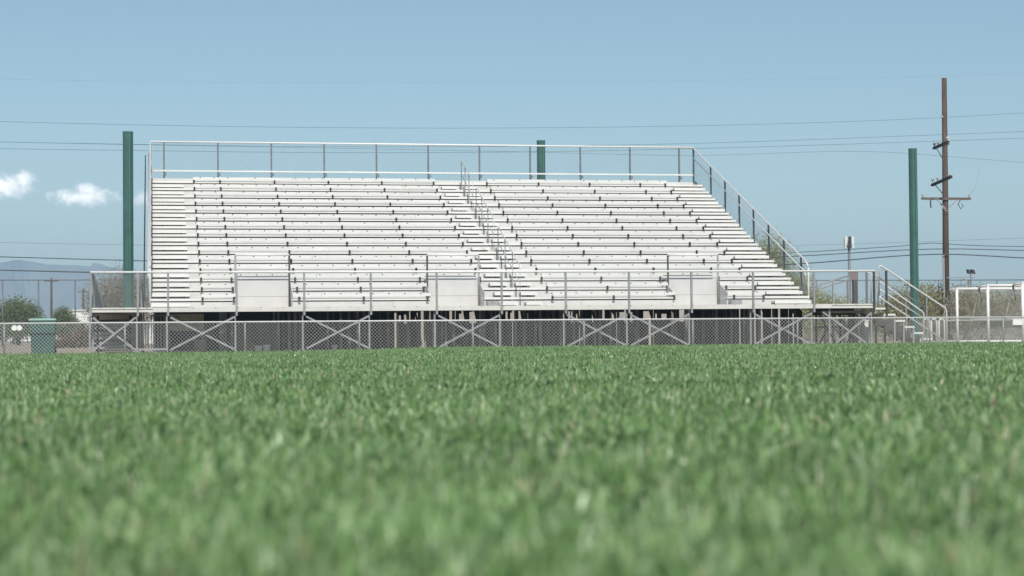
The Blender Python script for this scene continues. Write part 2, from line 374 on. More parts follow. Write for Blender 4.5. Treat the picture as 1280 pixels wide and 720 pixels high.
# benches and their brackets
SECT=[(.93,9.14),(10.97,17.40)]
brk=MB(); 
brk.box(-.028,.028,-.073,-.034,.215,.338); brk.box(-.04,.04,-.085,-.033,.195,.214)
bme=None; nb=0; rest=MB()
for k in range(ROWS):
    for (A,B) in SECT:
        for (a,b) in spans(k,A,B):
            y,z=YR(k),ZT(k); j=random.uniform(-.004,.004); t=random.uniform(-.004,.004)
            m=MB()
            m.hexa([(a,y-.10,z+.385+j),(b,y-.10,z+.385+t),(b,y+.15,z+.385+t),(a,y+.15,z+.385+j),(a,y-.10,z+.43+j),(b,y-.10,z+.43+t),(b,y+.15,z+.43+t),(a,y+.15,z+.43+j)])
            m.hexa([(a,y-.102,z+.34+j),(b,y-.102,z+.34+t),(b,y-.075,z+.34+t),(a,y-.075,z+.34+j),(a,y-.102,z+.392+j),(b,y-.102,z+.392+t),(b,y-.075,z+.392+t),(a,y-.075,z+.392+j)])
            for x in np.arange(A+.22,b-.05,.457):     # seat-number tags
                if x>a and random.random()<.82: m.box(x,x+.042,y-.106,y-.1025,z+.398,z+.428,1)
            for x in ([A+((k*2+1)%4+.5)*SP+.6] if b-a>3 else []):
                if a<x<b: m.box(x,x+.009,y-.1035,y-.10,z+.341,z+.431,1)
            bench=m.build('bench',[ALU,GALVD],gs)
            xs=[x for x in [A+.03]+[i*SP for i in range(1,10)]+[B-.03] if a-.02<=x<=b+.02]
            xs=[x for x in xs if not(k==2 and any(p<x<q for p,q in BAYS) and False)]
            xs=sorted(set(round(x,3) for x in xs)); xs=[x for i,x in enumerate(xs) if i==0 or x-xs[i-1]>.3]
            for x in xs:
                nb+=1
                if nb<=98:
                    if bme is None:
                        o=brk.build('seat_bracket',BRK); bme=o.data; proto=o
                    else:
                        o=proto.copy(); COL.objects.link(o)
                    o.parent=bench; o.location=Vector((x,y,z))-gs.location
                else:
                    rest.hexa([(px+x,py+y,pz+z) for px,py,pz in brk.v[:8]])
o=rest.build('seat_bracket',BRK,gs); o['kind']='stuff'
# aisle half steps
def step(x0,x1,k,feet=()):
    y,z=YR(k),ZT(k); m=MB()
    m.box(x0,x1,y-.33,y-.005,z+.10,z+.155); m.box(x0,x1,y-.345,y-.331,z+.066,z+.157)
    for x in feet: m.box(x-.04,x+.04,y-.30,y-.02,z+.002,z+.098,1)
    m.build('aisle_step',[ALU,BRK],gs)
for k in range(ROWS):
    step(XL+.04,.62,k,(-.1,.45))
    step(9.36,9.90,k,(9.5,9.75)); step(10.14,10.62,k,(10.42,))
    step(17.62,XR-.05,k,(17.72,18.35))
# little storage blocks beside the wheelchair bays
for x in (9.02,16.29):
    MB().box(x,x+.32,1.45,1.75,1.30,1.44).box(x+.02,x+.30,1.42,1.448,1.285,1.33).build('bay_step',GALV,gs)
# aisle handrail: three bent-pipe segments
nose=lambda Y:1.56+.3906*(Y-1.78)
for (yt,yb_) in ((12.05,9.75),(9.1,5.9),(5.2,1.75)):
    hr=empty('aisle_handrail',(10.02,yb_,nose(yb_)-.3),None,None); hr.parent=gs; hr.location-=gs.location
    n=5; xx=10.02
    rail=[(xx,yt,nose(yt)-.28)]+[(xx,yt,nose(yt)+.86)]+[(xx,yt+(yb_-yt)*t,nose(yt+(yb_-yt)*t)+.92) for t in np.linspace(.04,.96,n)]+[(xx,yb_,nose(yb_)+.86),(xx,yb_,nose(yb_)-.28)]
    MB().tube(rail,.017,8).build('top_rail',GALVM,hr,True)
    MB().tube([(xx,yt,nose(yt)+.42),(xx,yb_,nose(yb_)+.42)],.015,8).build('mid_rail',GALVM,hr,True)
    for t in (.33,.67):
        Y=yt+(yb_-yt)*t; MB().tube([(xx,Y,nose(Y)-.28),(xx,Y,nose(Y)+.91)],.016,8).build('post',GALVM,hr,True)
# wheelchair-bay guard rails
for a,b in BAYS:
    g=empty('wheelchair_bay_rail',(a,2.5,1.28),None,None); g.parent=gs; g.location-=gs.location
    y=2.54; zt=2.815
    MB().tube([(a+.03,y,zt),(b-.03,y,zt)],.030,8).build('top_rail',WHITE,g,True)
    for x,mm in ((a+.03,GALV if a<3 else STEEL),(b-.03,STEEL if a<3 else GALV)):  # darker post of each bay: shadow beside the doubled pipe put into its colour
        MB().tube([(x,y,1.276),(x,y,zt-.02)],.028,8).build('post',mm,g,True)
# front guard rail
FP=[-2.04,-.80]+[i*SP for i in range(0,12)]
fg=empty('front_guardrail',(9,0,1.2),None,None); fg.parent=gs; fg.location-=gs.location
MB().tube([(-2.04,-.05,2.235),(20.16,-.05,2.235)],.030,8).build('top_rail',WHITE,fg,True)
for i,x in enumerate(FP):
    MB().bar((x,-.06,1.05),(x,-.06,2.21),.055,.055).build('post',STEEL if i in (13,) else GALV,fg)
m=MB(); m.link((-2.04,-.02,1.29),(1,0,0),(0,0,1),22.2,.93,.075,.0013); m.build('chain_link',WIRE,fg)
# legs and braces below the walkway
for x in FP: MB().bar((x-.03,.12,0),(x-.03,.12,1.19),.045,.045).build('leg',GALV,gs)
for x in FP[2:]: MB().bar((x,1.6,0),(x,1.6,1.19),.06,.06).build('leg',STEEL,gs)
X_BAYS=[(-2.04,-.80),(0,SP),(2*SP,3*SP),(4*SP,5*SP),(6*SP,7*SP),(7*SP,8*SP),(9*SP,10*SP)]
for a,b in X_BAYS:
    MB().bar((a+.06,.02,.14),(b-.06,.02,1.02),.05,.055,up=(0,1,0)).build('cross_brace',GALV,gs)
    MB().bar((a+.06,.095,1.02),(b-.06,.095,.14),.05,.05,up=(0,1,0)).build('cross_brace',GALV,gs)
MB().bar((18.95,.02,.14),(20.05,.02,1.02),.05,.055,up=(0,1,0)).build('cross_brace',GALV,gs)
MB().bar((18.6,.095,1.05),(19.9,.095,.16),.05,.05,up=(0,1,0)).build('cross_brace',GALV,gs)
MB().bar((18.8,.10,0),(18.8,.10,1.19),.05,.05).build('leg',GALV,gs)
MB().bar((-.78,.02,.16),(-.03,.02,.16),.04,.05).build('ledger',GALV,gs)
# columns, stringers, girts under the seats
under=lambda Y:1.14+.3906*(Y-1.78)
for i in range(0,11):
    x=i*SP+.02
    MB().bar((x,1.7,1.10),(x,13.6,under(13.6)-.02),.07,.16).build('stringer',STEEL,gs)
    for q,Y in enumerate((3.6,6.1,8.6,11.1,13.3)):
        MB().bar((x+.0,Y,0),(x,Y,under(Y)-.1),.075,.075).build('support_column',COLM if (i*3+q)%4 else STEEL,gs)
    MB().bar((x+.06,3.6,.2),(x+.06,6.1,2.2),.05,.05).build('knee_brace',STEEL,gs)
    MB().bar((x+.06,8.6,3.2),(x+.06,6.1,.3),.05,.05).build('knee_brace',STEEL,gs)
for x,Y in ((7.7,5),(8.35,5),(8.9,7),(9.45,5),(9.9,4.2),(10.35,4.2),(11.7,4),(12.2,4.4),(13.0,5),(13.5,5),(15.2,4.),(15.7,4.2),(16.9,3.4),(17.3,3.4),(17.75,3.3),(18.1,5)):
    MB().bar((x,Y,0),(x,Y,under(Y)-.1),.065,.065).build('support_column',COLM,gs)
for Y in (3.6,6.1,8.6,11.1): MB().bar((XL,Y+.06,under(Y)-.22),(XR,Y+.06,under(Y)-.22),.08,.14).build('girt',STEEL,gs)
sc=MB(); x0=-.4  # slitted near-black sheet added so the space under the seats looks dark
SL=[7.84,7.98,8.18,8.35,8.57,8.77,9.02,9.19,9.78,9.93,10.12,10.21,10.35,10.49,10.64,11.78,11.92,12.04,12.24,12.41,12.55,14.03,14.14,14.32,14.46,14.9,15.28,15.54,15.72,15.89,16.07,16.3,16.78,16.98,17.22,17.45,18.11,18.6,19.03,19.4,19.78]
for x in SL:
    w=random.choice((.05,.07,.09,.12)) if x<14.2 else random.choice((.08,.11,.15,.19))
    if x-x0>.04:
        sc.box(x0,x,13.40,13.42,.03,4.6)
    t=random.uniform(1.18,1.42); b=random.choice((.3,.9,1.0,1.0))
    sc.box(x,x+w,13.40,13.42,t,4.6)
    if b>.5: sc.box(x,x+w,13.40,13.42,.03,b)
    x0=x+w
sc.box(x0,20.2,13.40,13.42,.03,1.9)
sc.build('added_dark_sheet',SHADE,gs)
ss=MB(); yy=1.95  # second added sheet, darkening the view under the right end
for Y in (2.6,3.1,3.9,4.5,5.6,6.3,7.9,9.4,11.,13.3):
    ss.hexa([(18.62,yy,.03),(18.64,yy,.03),(18.64,Y,.03),(18.62,Y,.03),(18.62,yy,under(yy)-.1),(18.64,yy,under(yy)-.1),(18.64,Y,under(Y)-.1),(18.62,Y,under(Y)-.1)]); yy=Y+random.uniform(.08,.3)
ss.build('added_dark_sheet',SHADE,gs)
# back guard rail
bgd=empty('back_guardrail',(9,YB,ZT(15)),None,None); bgd.parent=gs; bgd.location-=gs.location
MB().tube([(XL,YB,7.19),(XR,YB,7.19)],.030,8).build('top_rail',WHITE,bgd,True)
MB().box(XL,XR,YB-.05,YB-.005,6.165,6.215).build('rail_plank',ALU,bgd)
for i in range(0,11):
    p=MB().bar((i*SP-.02,YB+.02,5.6),(i*SP-.02,YB+.02,7.17),.055,.055)
    p.box(i*SP-.04,i*SP+.06,YB-.065,YB-.04,6.03,6.13); p.build('post',GALVD,bgd)
for x in (XL,XR): MB().bar((x,YB,5.6),(x,YB,7.17),.055,.055).build('post',GALVW if x<0 else GALVD,bgd)
m=MB(); m.link((XL,YB+.03,5.95),(1,0,0),(0,0,1),XR-XL,1.22,.085,.0013); m.build('chain_link',WIRED,bgd)
# side guard rails
def side(X,topm,postm,n=None):
    g=empty('side_guardrail',(X,1.8,1.3),None,None); g.parent=gs; g.location-=gs.location
    rl=lambda Y:2.53+(Y-1.83)*(7.14-2.53)/(13.74-1.83)
    pts=[(X,13.74,7.17),(X,13.6,rl(13.6)+.01)]+[(X,Y,rl(Y)) for Y in (10,6,2.1)]+[(X,1.86,2.50),(X,1.80,2.38),(X,1.80,1.28)]
    MB().tube(pts,.026,8).build('top_rail',topm,g,True)
    MB().tube([(X-.05,13.6,rl(13.6)-.30),(X-.05,2.0,rl(2.0)-.30),(X-.05,1.9,rl(1.9)-.42)],.019,8).build('handrail',topm,g,True)
    for Y in (11.7,10.05,8.5,7.0,5.5,4.05,2.5): MB().bar((X+.02,Y,nose(Y)-.42),(X+.02,Y,rl(Y)-.02),.05,.05).build('post',postm,g)
    v=Vector((0,1,(7.14-2.53)/(13.74-1.83))); m=MB(); m.link((X+.035,1.85,nose(1.85)-.32),v,(0,0,1),11.85,1.26,.085,.0012); m.build('chain_link',WIRED,g)
    m=MB(); m.hexa([(X+.03,1.8,1.20),(X+.06,1.8,1.20),(X+.06,13.7,5.86),(X+.03,13.7,5.86),(X+.03,1.8,1.30),(X+.06,1.8,1.30),(X+.06,13.7,5.96),(X+.03,13.7,5.96)]); m.build('edge_beam',GALV,g)
side(XR,GALVW,GALVD); side(XL,GALVW,GALVW)
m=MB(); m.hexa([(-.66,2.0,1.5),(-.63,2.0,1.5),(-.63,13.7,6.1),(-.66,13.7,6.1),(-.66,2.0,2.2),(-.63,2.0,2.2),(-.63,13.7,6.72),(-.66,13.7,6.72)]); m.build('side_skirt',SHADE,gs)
# left landing: end frame and ramp running back
m=MB().bar((-2.0,.6,0),(-2.0,.6,2.3),.05,.05).bar((-2.0,1.7,0),(-2.0,1.7,2.2),.05,.05); m.build('landing_frame',GALV,gs)
for X in (-2.0,-.72):
    g=empty('ramp_guardrail',(X,2,0),None,None); g.parent=gs; g.location-=gs.location
    MB().tube([(X,.05,2.22),(X,1.75,2.22),(X,13.2,1.3)],.025,8).build('top_rail',GALVW,g,True)
    for Y in (3.6,5.4,7.2,9.,10.8,12.6): MB().bar((X,Y,0),(X,Y,2.2-(Y-1.75)*.0803),.045,.045).build('post',GALV,g)
    m=MB(); m.link((X+.03,1.75,1.25),Vector((0,1,-.0803)),(0,0,1),11.4,.92,.085,.0012); m.build('chain_link',WIRED,g)
MB().hexa([(-2.0,1.76,1.14),(-.7,1.76,1.14),(-.7,13.4,.12),(-2.0,13.4,.12),(-2.0,1.76,1.25),(-.7,1.76,1.25),(-.7,13.4,.23),(-2.0,13.4,.23)]) 
m=MB(); m.hexa([(-2.0,1.76,1.14),(-.7,1.76,1.14),(-.7,13.4,.12),(-2.0,13.4,.12),(-2.0,1.76,1.25),(-.7,1.76,1.25),(-.7,13.4,.23),(-2.0,13.4,.23)]); m.build('ramp',DECKM,gs)
m=MB(); m.link((-2.04,1.2,1.29),(1,0,0),(0,0,1),1.5,.93,.06,.0018)
m.build('landing_chain_link',WIRED,gs)
m=MB()
for i in range(9): m.bar((-.78+.085*i,2.2,.12),(-.78+.085*i,2.2,1.12),.028,.028)
m.bar((-.8,2.2,1.10),(-.05,2.2,1.10),.04,.04); m.build('baluster_panel',COLM,gs)
# right-hand stair down to the field level
TR=[(20.19,20.50,1.17),(20.44,20.80,.99),(20.74,21.08,.81),(21.02,21.38,.63),(21.30,21.66,.45),(21.56,21.92,.28)]
for a,b,z in TR:
    MB().box(a,b,.02,1.45,z-.055,z).box(a-.01,a+.012,.03,1.44,z-.16,z-.057).build('stair_tread',ALU,gs)
for a,b,z in TR[1:]:
    MB().bar((b-.05,.0,0),(b-.05,.0,z-.06),.05,.05).build('stair_leg',GALV,gs)
    MB().bar((b-.05,1.42,0),(b-.05,1.42,z-.06),.05,.05).build('stair_leg',GALVD,gs)
MB().bar((20.2,1.5,1.10),(21.95,1.5,.05),.05,.14,up=(0,1,0)).build('stair_stringer',STEEL,gs)
for Y,ends in ((-.02,[(20.28,1.50),(20.28,2.37),(20.36,2.38),(22.30,1.16),(22.36,1.08),(22.36,.98),(22.36,.05)]),(1.5,[(20.86,1.3),(20.86,1.97),(20.95,1.95),(22.24,1.08),(22.31,1.0),(22.31,.05)])):
    g=empty('stair_handrail',(20.3,Y,0),None,None); g.parent=gs; g.location-=gs.location
    MB().tube([(x,Y,z) for x,z in ends],.026,8).build('top_rail',GALVW,g,True)
    if Y<1: MB().tube([(20.28,Y,1.52),(20.34,Y,1.44),(22.33,Y,.16)],.024,8).build('bottom_rail',GALVW,g,True); MB().tube([(20.3,Y+.06,2.06),(21.9,Y+.06,1.06)],.02,8).build('mid_rail',GALV,g,True)
    else: MB().tube([(20.86,Y,1.78),(22.3,Y,.86)],.02,8).build('mid_rail',GALVW,g,True)
    MB().bar((20.52,Y+.02,.9),(20.52,Y+.02,2.24),.055,.055).build('post',STEEL if Y<1 else GALVD,g)
    MB().bar((21.75,Y+.02,.05),(21.75,Y+.02,1.48),.035,.035).build('post',GALV,g)
    if Y<1:
        m=MB(); v=Vector((1,0,-.63)); m.link((20.3,Y+.03,1.46),v,(0,0,1),2.0,.92,.085,.0014); m.build('chain_link',WIRED,g)
# right landing: back rails and the ramp climbing behind
MB().tube([(20.72,1.7,1.28),(20.72,1.7,2.16),(20.95,1.7,2.16),(20.95,1.7,1.28)],.022,8).build('landing_rail',GALVW,gs,True)
MB().tube([(20.55,1.72,2.30),(21.2,1.72,1.98)],.02,8).build('landing_rail',GALVW,gs,True)
g=empty('ramp_guardrail',(21,8,0),None,None); g.parent=gs; g.location-=gs.location
MB().tube([(20.7,8,1.86),(22.6,8,2.40)],.025,8).build('top_rail',GALV,g,True); MB().tube([(20.7,8,1.72),(22.6,8,2.26)],.02,8).build('mid_rail',GALV,g,True)
for x,z in ((21.9,2.15),(22.45,2.33),(20.75,1.85)): MB().bar((x,8.02,.0),(x,8.02,z),.045,.045).build('post',GALV,g)
for x in (20.6,20.9,21.3,21.6,21.95): MB().bar((x,5.2+.2*(x-20),0),(x,5.2+.2*(x-20),1.15),.05,.05).build('support_column',STEEL,gs)
for a,b in ((20.6,21.3),(21.3,21.95)):
    MB().bar((a,5.3,.1),(b,5.3,1.1),.04,.04).build('knee_brace',STEEL,gs); MB().bar((a,5.35,1.1),(b,5.35,.1),.04,.04).build('knee_brace',STEEL,gs)
MB().bar((18.85,.9,1.06),(20.1,.9,1.06),.08,.07).build('ledger',GALV,gs)
MB().bar((18.85,1.5,.62),(20.1,1.5,.62),.06,.05).build('ledger',STEEL,gs)
for a_,b_ in ((18.9,19.5),(19.5,20.1)):
    MB().bar((a_,1.3,.08),(b_,1.3,1.1),.05,.05,up=(0,1,0)).build('knee_brace',STEEL,gs); MB().bar((a_,1.36,1.1),(b_,1.36,.08),.05,.05,up=(0,1,0)).build('knee_brace',STEEL,gs)
MB().box(18.9,20.1,1.62,1.70,.98,1.19).build('girt',STEEL,gs)
for x in (18.95,19.35,19.7,20.0): MB().bar((x,1.6,0),(x,1.6,1.19),.055,.055).build('leg',STEEL,gs)

# ------------------------------------------------------------------ low chain-link fence along the touchline
lf=empty('chain_link_fence',(9,-.9,0),'low silver chain-link fence along the edge of the grass','fence')
LP=[-7.2,-4.21,-1.13,2.01,5.07,8.17,11.29,14.41,17.48,21.45,23.71,26.7]
MB().tube([(-9,-.9,.875),(9,-.9,.872),(29,-.9,.858)],.022,8).build('top_rail',GALVW,lf,True)
for x in LP: MB().tube([(x,-.9,-.05),(x,-.9,.90)],.024,8).build('post',GALV,lf,True)
m=MB(); m.link((-9,-.93,.05),(1,0,0),(0,0,1),38,.83,.096,.0042); m.build('chain_link',WIRE,lf)
# signs wired to it
for sx,loc,lab in (((-4.03,-3.75),(.67,.84),'small white double-oval sign wired to the low fence left of the green bin'),((23.98,24.3),(.63,.80),'small white rectangular sign wired to the low fence before the goals')):
    z0,z1=loc; m=MB()
    if sx[0]<0:
        for cx in (-3.955,-3.825):
            pts=[(cx+.072*math.cos(t),.072*math.sin(t)) for t in np.linspace(0,2*PI,20)[:-1]]
            m.face([(x,-.955,.755+z) for x,z in pts]); m.face([(x,-.943,.755+z) for x,z in pts][::-1])
            for i in range(len(pts)):
                a,b=pts[i],pts[(i+1)%len(pts)]; m.face([(a[0],-.955,.755+a[1]),(a[0],-.943,.755+a[1]),(b[0],-.943,.755+b[1]),(b[0],-.955,.755+b[1])])
    else: m.box(sx[0],sx[1],-.955,-.943,z0,z1)
    e=empty('fence_sign',((sx[0]+sx[1])/2,-.95,z0),lab,'sign'); m.build('sign_plate',WHITE,e)
    t=MB()
    for x in (sx[0]+.03,sx[1]-.03): t.box(x-.006,x+.006,-.96,-.92,z1-.05,z1-.038)
    t.build('wire_tie',GALVD,e)

# ------------------------------------------------------------------ green poles
for (x,z,r,lab) in ((-1.295,8.09,.19,'tall green painted steel pole beyond the left end of the grandstand'),(14.27,7.94,.165,'green painted steel pole rising behind the middle of the grandstand'),(29.45,7.79,.17,'tall green painted steel pole between the stairs and the wooden utility pole')):
    g=empty('steel_pole',(x,19,0),lab,'pole','green steel poles behind the grandstand')
    m=MB(); n=12
    m.tube([(x,19,0),(x,19,z-.05)],r,n); m.build('shaft',GREENP,g)
    MB().tube([(x,19,z-.05),(x,19,z)],r*1.03,n).build('pole_cap',GREENC,g)
    MB().bar((x+r*.30,19-r*.99,.3),(x+r*.30,19-r*.99,z-.06),.05,.035,up=(0,1,0)).build('conduit_or_lit_strip',GREENC,g)  # paler strip added to give the shaft its lit right side, no real conduit
    MB().tube([(x,19,0),(x,19,.06)],r*1.6,n).build('base_plate',GREENC,g)

# ------------------------------------------------------------------ utility pole, cables
up_=empty('utility_pole',(41.42,43,0),'tall weathered wooden utility pole with three crossarms near the right edge','utility pole')
MB().tube([(41.42,43,0),(41.46,43,7),(41.50,43,14.12)],.185,12,r2=.135).build('shaft',WOODP,up_,True)
def arm(p,q,m,w=.11):
    a=empty('crossarm',p,None,None); a.parent=up_; a.location-=up_.location
    MB().bar(p,q,w,.13).build('beam',m,a); return a
a1=arm((40.05,42.84,7.60),(42.82,42.80,7.60),ARM)
for x in (40.10,42.76): MB().tube([(x,42.82,7.66),(x,42.82,7.78)],.05,8).tube([(x,42.82,7.78),(x,42.82,7.84)],.075,8).build('insulator',PORC,a1,True)
MB().bar((40.85,42.74,7.55),(41.4,42.78,7.05),.03,.05).build('brace',GALV,a1); MB().bar((42.05,42.74,7.55),(41.5,42.78,7.05),.03,.05).build('brace',GALV,a1)
MB().tube([(40.55,42.8,7.55),(40.52,42.8,7.35),(40.56,42.8,7.1)],.035,6).build('hanging_switch',BRK,a1)
MB().tube([(42.25,42.8,7.55),(42.1,42.8,7.3),(42.25,42.8,7.05),(42.4,42.8,7.2),(42.3,42.8,7.35)],.025,6).build('jumper_loop',BRK,a1,True)
MB().tube([(40.9,42.7,7.5),(41.3,42.65,6.95),(41.7,42.65,6.95),(42.0,42.7,7.45)],.018,6).build('jumper_loop',PORC,a1,True)
a2=arm((41.55,44.6,10.49),(40.86,41.2,10.48),ARMD,.14); a3=arm((41.41,44.6,8.47),(41.01,41.2,8.64),ARMD,.14)
for a,zz,xa_,xb_ in ((a2,10.48,41.55,40.86),(a3,8.55,41.41,41.01)):
    for t in (.04,.3,.95):
        x=xa_+(xb_-xa_)*t; Y=44.6-3.4*t
        MB().tube([(x,Y,zz+.06),(x,Y,zz+.3)],.035,6).tube([(x,Y,zz+.18),(x,Y,zz+.26)],.085,8).build('insulator',PORC,a,True)
    MB().bar((xa_,44.2,zz-.08),(41.45,43.15,zz-.75),.03,.04).build('brace',GALV,a)
MB().tube([(41.62,42.85,10.5),(41.62,42.85,10.95)],.06,8).build('insulator',PORC,up_,True)
MB().tube([(41.33,42.86,12.0),(41.25,42.8,12.02)],.05,8).build('insulator',PORC,up_,True)
MB().tube([(42.76,42.82,7.8),(43.1,42.8,8.2),(43.35,42.8,9.2)],.005,5).build('jumper_wire',CABLE,up_)
MB().bar((41.25,42.86,0),(41.25,42.86,4.6),.09,.06).build('conduit_or_lit_strip',GALV,up_)
MB().bar((41.4,42.8,3.35),(43.0,42.8,3.38),.06,.05).build('street_arm',GALV,up_); 
CB=[
 ('thin overhead wire tied to the top insulator of the wooden utility pole',.008,43,[(-60,12.6),(-35,11.9),(-7.7,11.12),(4.7,11.02),(17.8,11.13),(31.5,11.51),(41.36,11.99),(46.1,12.31),(80,14.5)]),
 ('overhead wire second from the top, tied at the upper dark crossarm',.0085,43.6,[(-60,11.3),(-30,10.5),(-7.7,10.18),(-2,10.14),(8,10.12),(25.4,10.43),(41.35,11.12),(46.1,11.35),(80,13)]),
 ('overhead wire just under the second one, crossing behind the back rail',.0085,42.6,[(-60,10.9),(-30,10.1),(-7.7,9.75),(-2,9.73),(8,9.72),(17.8,9.85),(41.34,10.69),(46.1,10.9),(80,12.4)]),
 ('overhead wire dipping to the right beyond the wooden utility pole',.007,44.4,[(-60,11.6),(-10,10.3),(17.8,10.05),(27.1,9.94),(39.6,10.2),(41.34,10.09),(46,9.79),(80,8.2)]),
 ('faint highest overhead wire across the upper sky',.0025,60,[(-80,18),(-40,16.4),(-7.7,15.5),(17.8,15.8),(46,16.6),(90,19)]),
 ('thin overhead wire above the mountains, left of the grandstand',.006,43,[(-60,6.9),(-30,5.8),(-7.7,5.2),(-1.6,5.09),(10,4.95),(25,5.02),(33.2,5.1),(46,5.5),(80,6.6)]),
 ('thick black cable in front of the mountains, upper of two',.024,43,[(-60,6.3),(-30,5.1),(-7.7,4.5),(-.85,4.3),(10,4.15),(25,4.2),(33.2,4.53),(41.35,4.91),(46,4.83),(80,5.4)]),
 ('thick black cable in front of the mountains, lower of two',.03,42.7,[(-60,5.4),(-30,4.4),(-7.75,3.84),(-3.55,3.73),(10,3.5),(25,3.7),(33.2,4.11),(41.34,4.61),(46,4.4),(80,4.9)]),
 ('dark cable topmost of the low bundle beside the wooden utility pole',.019,43.3,[(10,4.7),(24,4.55),(33.2,4.74),(37.,4.95),(39.5,5.12),(40.6,5.24),(41.35,5.22),(42.2,5.16),(46,5.05),(80,5.9)]),
 ]
for lab,r,Y,pts in CB:
    X=[p[0] for p in pts]; Z=[p[1] for p in pts]; xs=np.unique(np.concatenate([np.linspace(X[0],X[-1],90),[41.35]]))
    # smooth interpolation (Catmull-Rom like through numpy gradient)
    g=np.gradient(Z,X); zs=[]
    for x in xs:
        i=min(max(np.searchsorted(X,x)-1,0),len(X)-2); h=X[i+1]-X[i]; t=(x-X[i])/h
        zs.append((2*t**3-3*t**2+1)*Z[i]+(t**3-2*t**2+t)*h*g[i]+(-2*t**3+3*t**2)*Z[i+1]+(t**3-t**2)*h*g[i+1])
    o=MB().tube([(x,Y,z) for x,z in zip(xs,zs)],r,5).build('overhead_cable',CABLE); tag(o,lab,'cable','overhead cables crossing the sky'); origin_to(o,(41.35,Y,float(np.interp(41.35,xs,zs))))
# far wooden poles on the left
for x,Y,h,w,lab in ((-10.9,150,6.9,1.5,'far wooden utility pole above the left bushy tree'),(-5.6,145,5.2,1.0,'small far utility pole between the two left trees, nearer the bin'),(-8.0,160,6.0,1.2,'small far utility pole at the right side of the left bushy tree')):
    g=empty('utility_pole',(x,Y,0),lab,'utility pole','far utility poles on the left')
    MB().tube([(x,Y,0),(x,Y,h)],.13,8,r2=.1).build('shaft',WOODP,g,True); MB().bar((x-w/2,Y-.12,h-.35),(x+w/2,Y-.12,h-.35),.1,.1).build('crossarm',ARM,g)

# ------------------------------------------------------------------ tall fences behind
def tall(name_lab,x0,x1,z,xs):
    g=empty('tall_chain_link_fence',(x0,70,0),name_lab,'fence','tall chain-link fence behind the grandstand')
    MB().tube([(x0,70,z),(x1,70,z)],.035,8).build('top_rail',GALVD,g,True)
    for x in xs: MB().tube([(x,70,0),(x,70,z+.03)],.045,8).build('post',GALVD,g,True)
    m=MB(); m.link((x0,69.95,.05),(1,0,0),(0,0,1),x1-x0,z-.07,.16,.0022); m.build('chain_link',WIRED,g)
tall('tall dark chain-link fence in front of the mountains at left',-20,8,4.2,[-18.5,-16.3,-14.1,-11.9,-9.7,-7.51,-5.26,-3.0,-.8,1.5])
tall('tall dark chain-link fence in front of the brush at right',40,68,4.03,[41.7,44,46.2,48.4,50.57,52.85,55.04,57.17,59.3,61.5,63.7,66])

# ------------------------------------------------------------------ green wheelie bin
b=empty('wheelie_bin',(-3.26,-.3,0),'green plastic wheeled rubbish bin with a pale lid behind the low fence','bin')
m=MB(); x,y=-3.26,-.25
def taper(m,w0,d0,z0,w1,d1,z1,mi=0): m.hexa([(x-w0,y-d0,z0),(x+w0,y-d0,z0),(x+w0,y+d0,z0),(x-w0,y+d0,z0),(x-w1,y-d1,z1),(x+w1,y-d1,z1),(x+w1,y+d1,z1),(x-w1,y+d1,z1)],mi)
taper(m,.285,.31,.03,.325,.37,.90); taper(m,.34,.385,.901,.34,.385,.95); taper(m,.20,.316,.30,.21,.345,.62)
m.build('body',BING,b)
m=MB(); taper(m,.355,.40,.952,.345,.39,.99); taper(m,.33,.37,.991,.30,.34,1.01); m.build('lid',BINL,b)
MB().tube([(x-.26,y+.43,.98),(x+.26,y+.43,.98)],.018,8).build('handle',BING,b,True)
for s in (-.29,.29): MB().tube([(x+s-.03,y+.33,.12),(x+s+.03,y+.33,.12)],.12,14).build('wheel',BLACK,b)

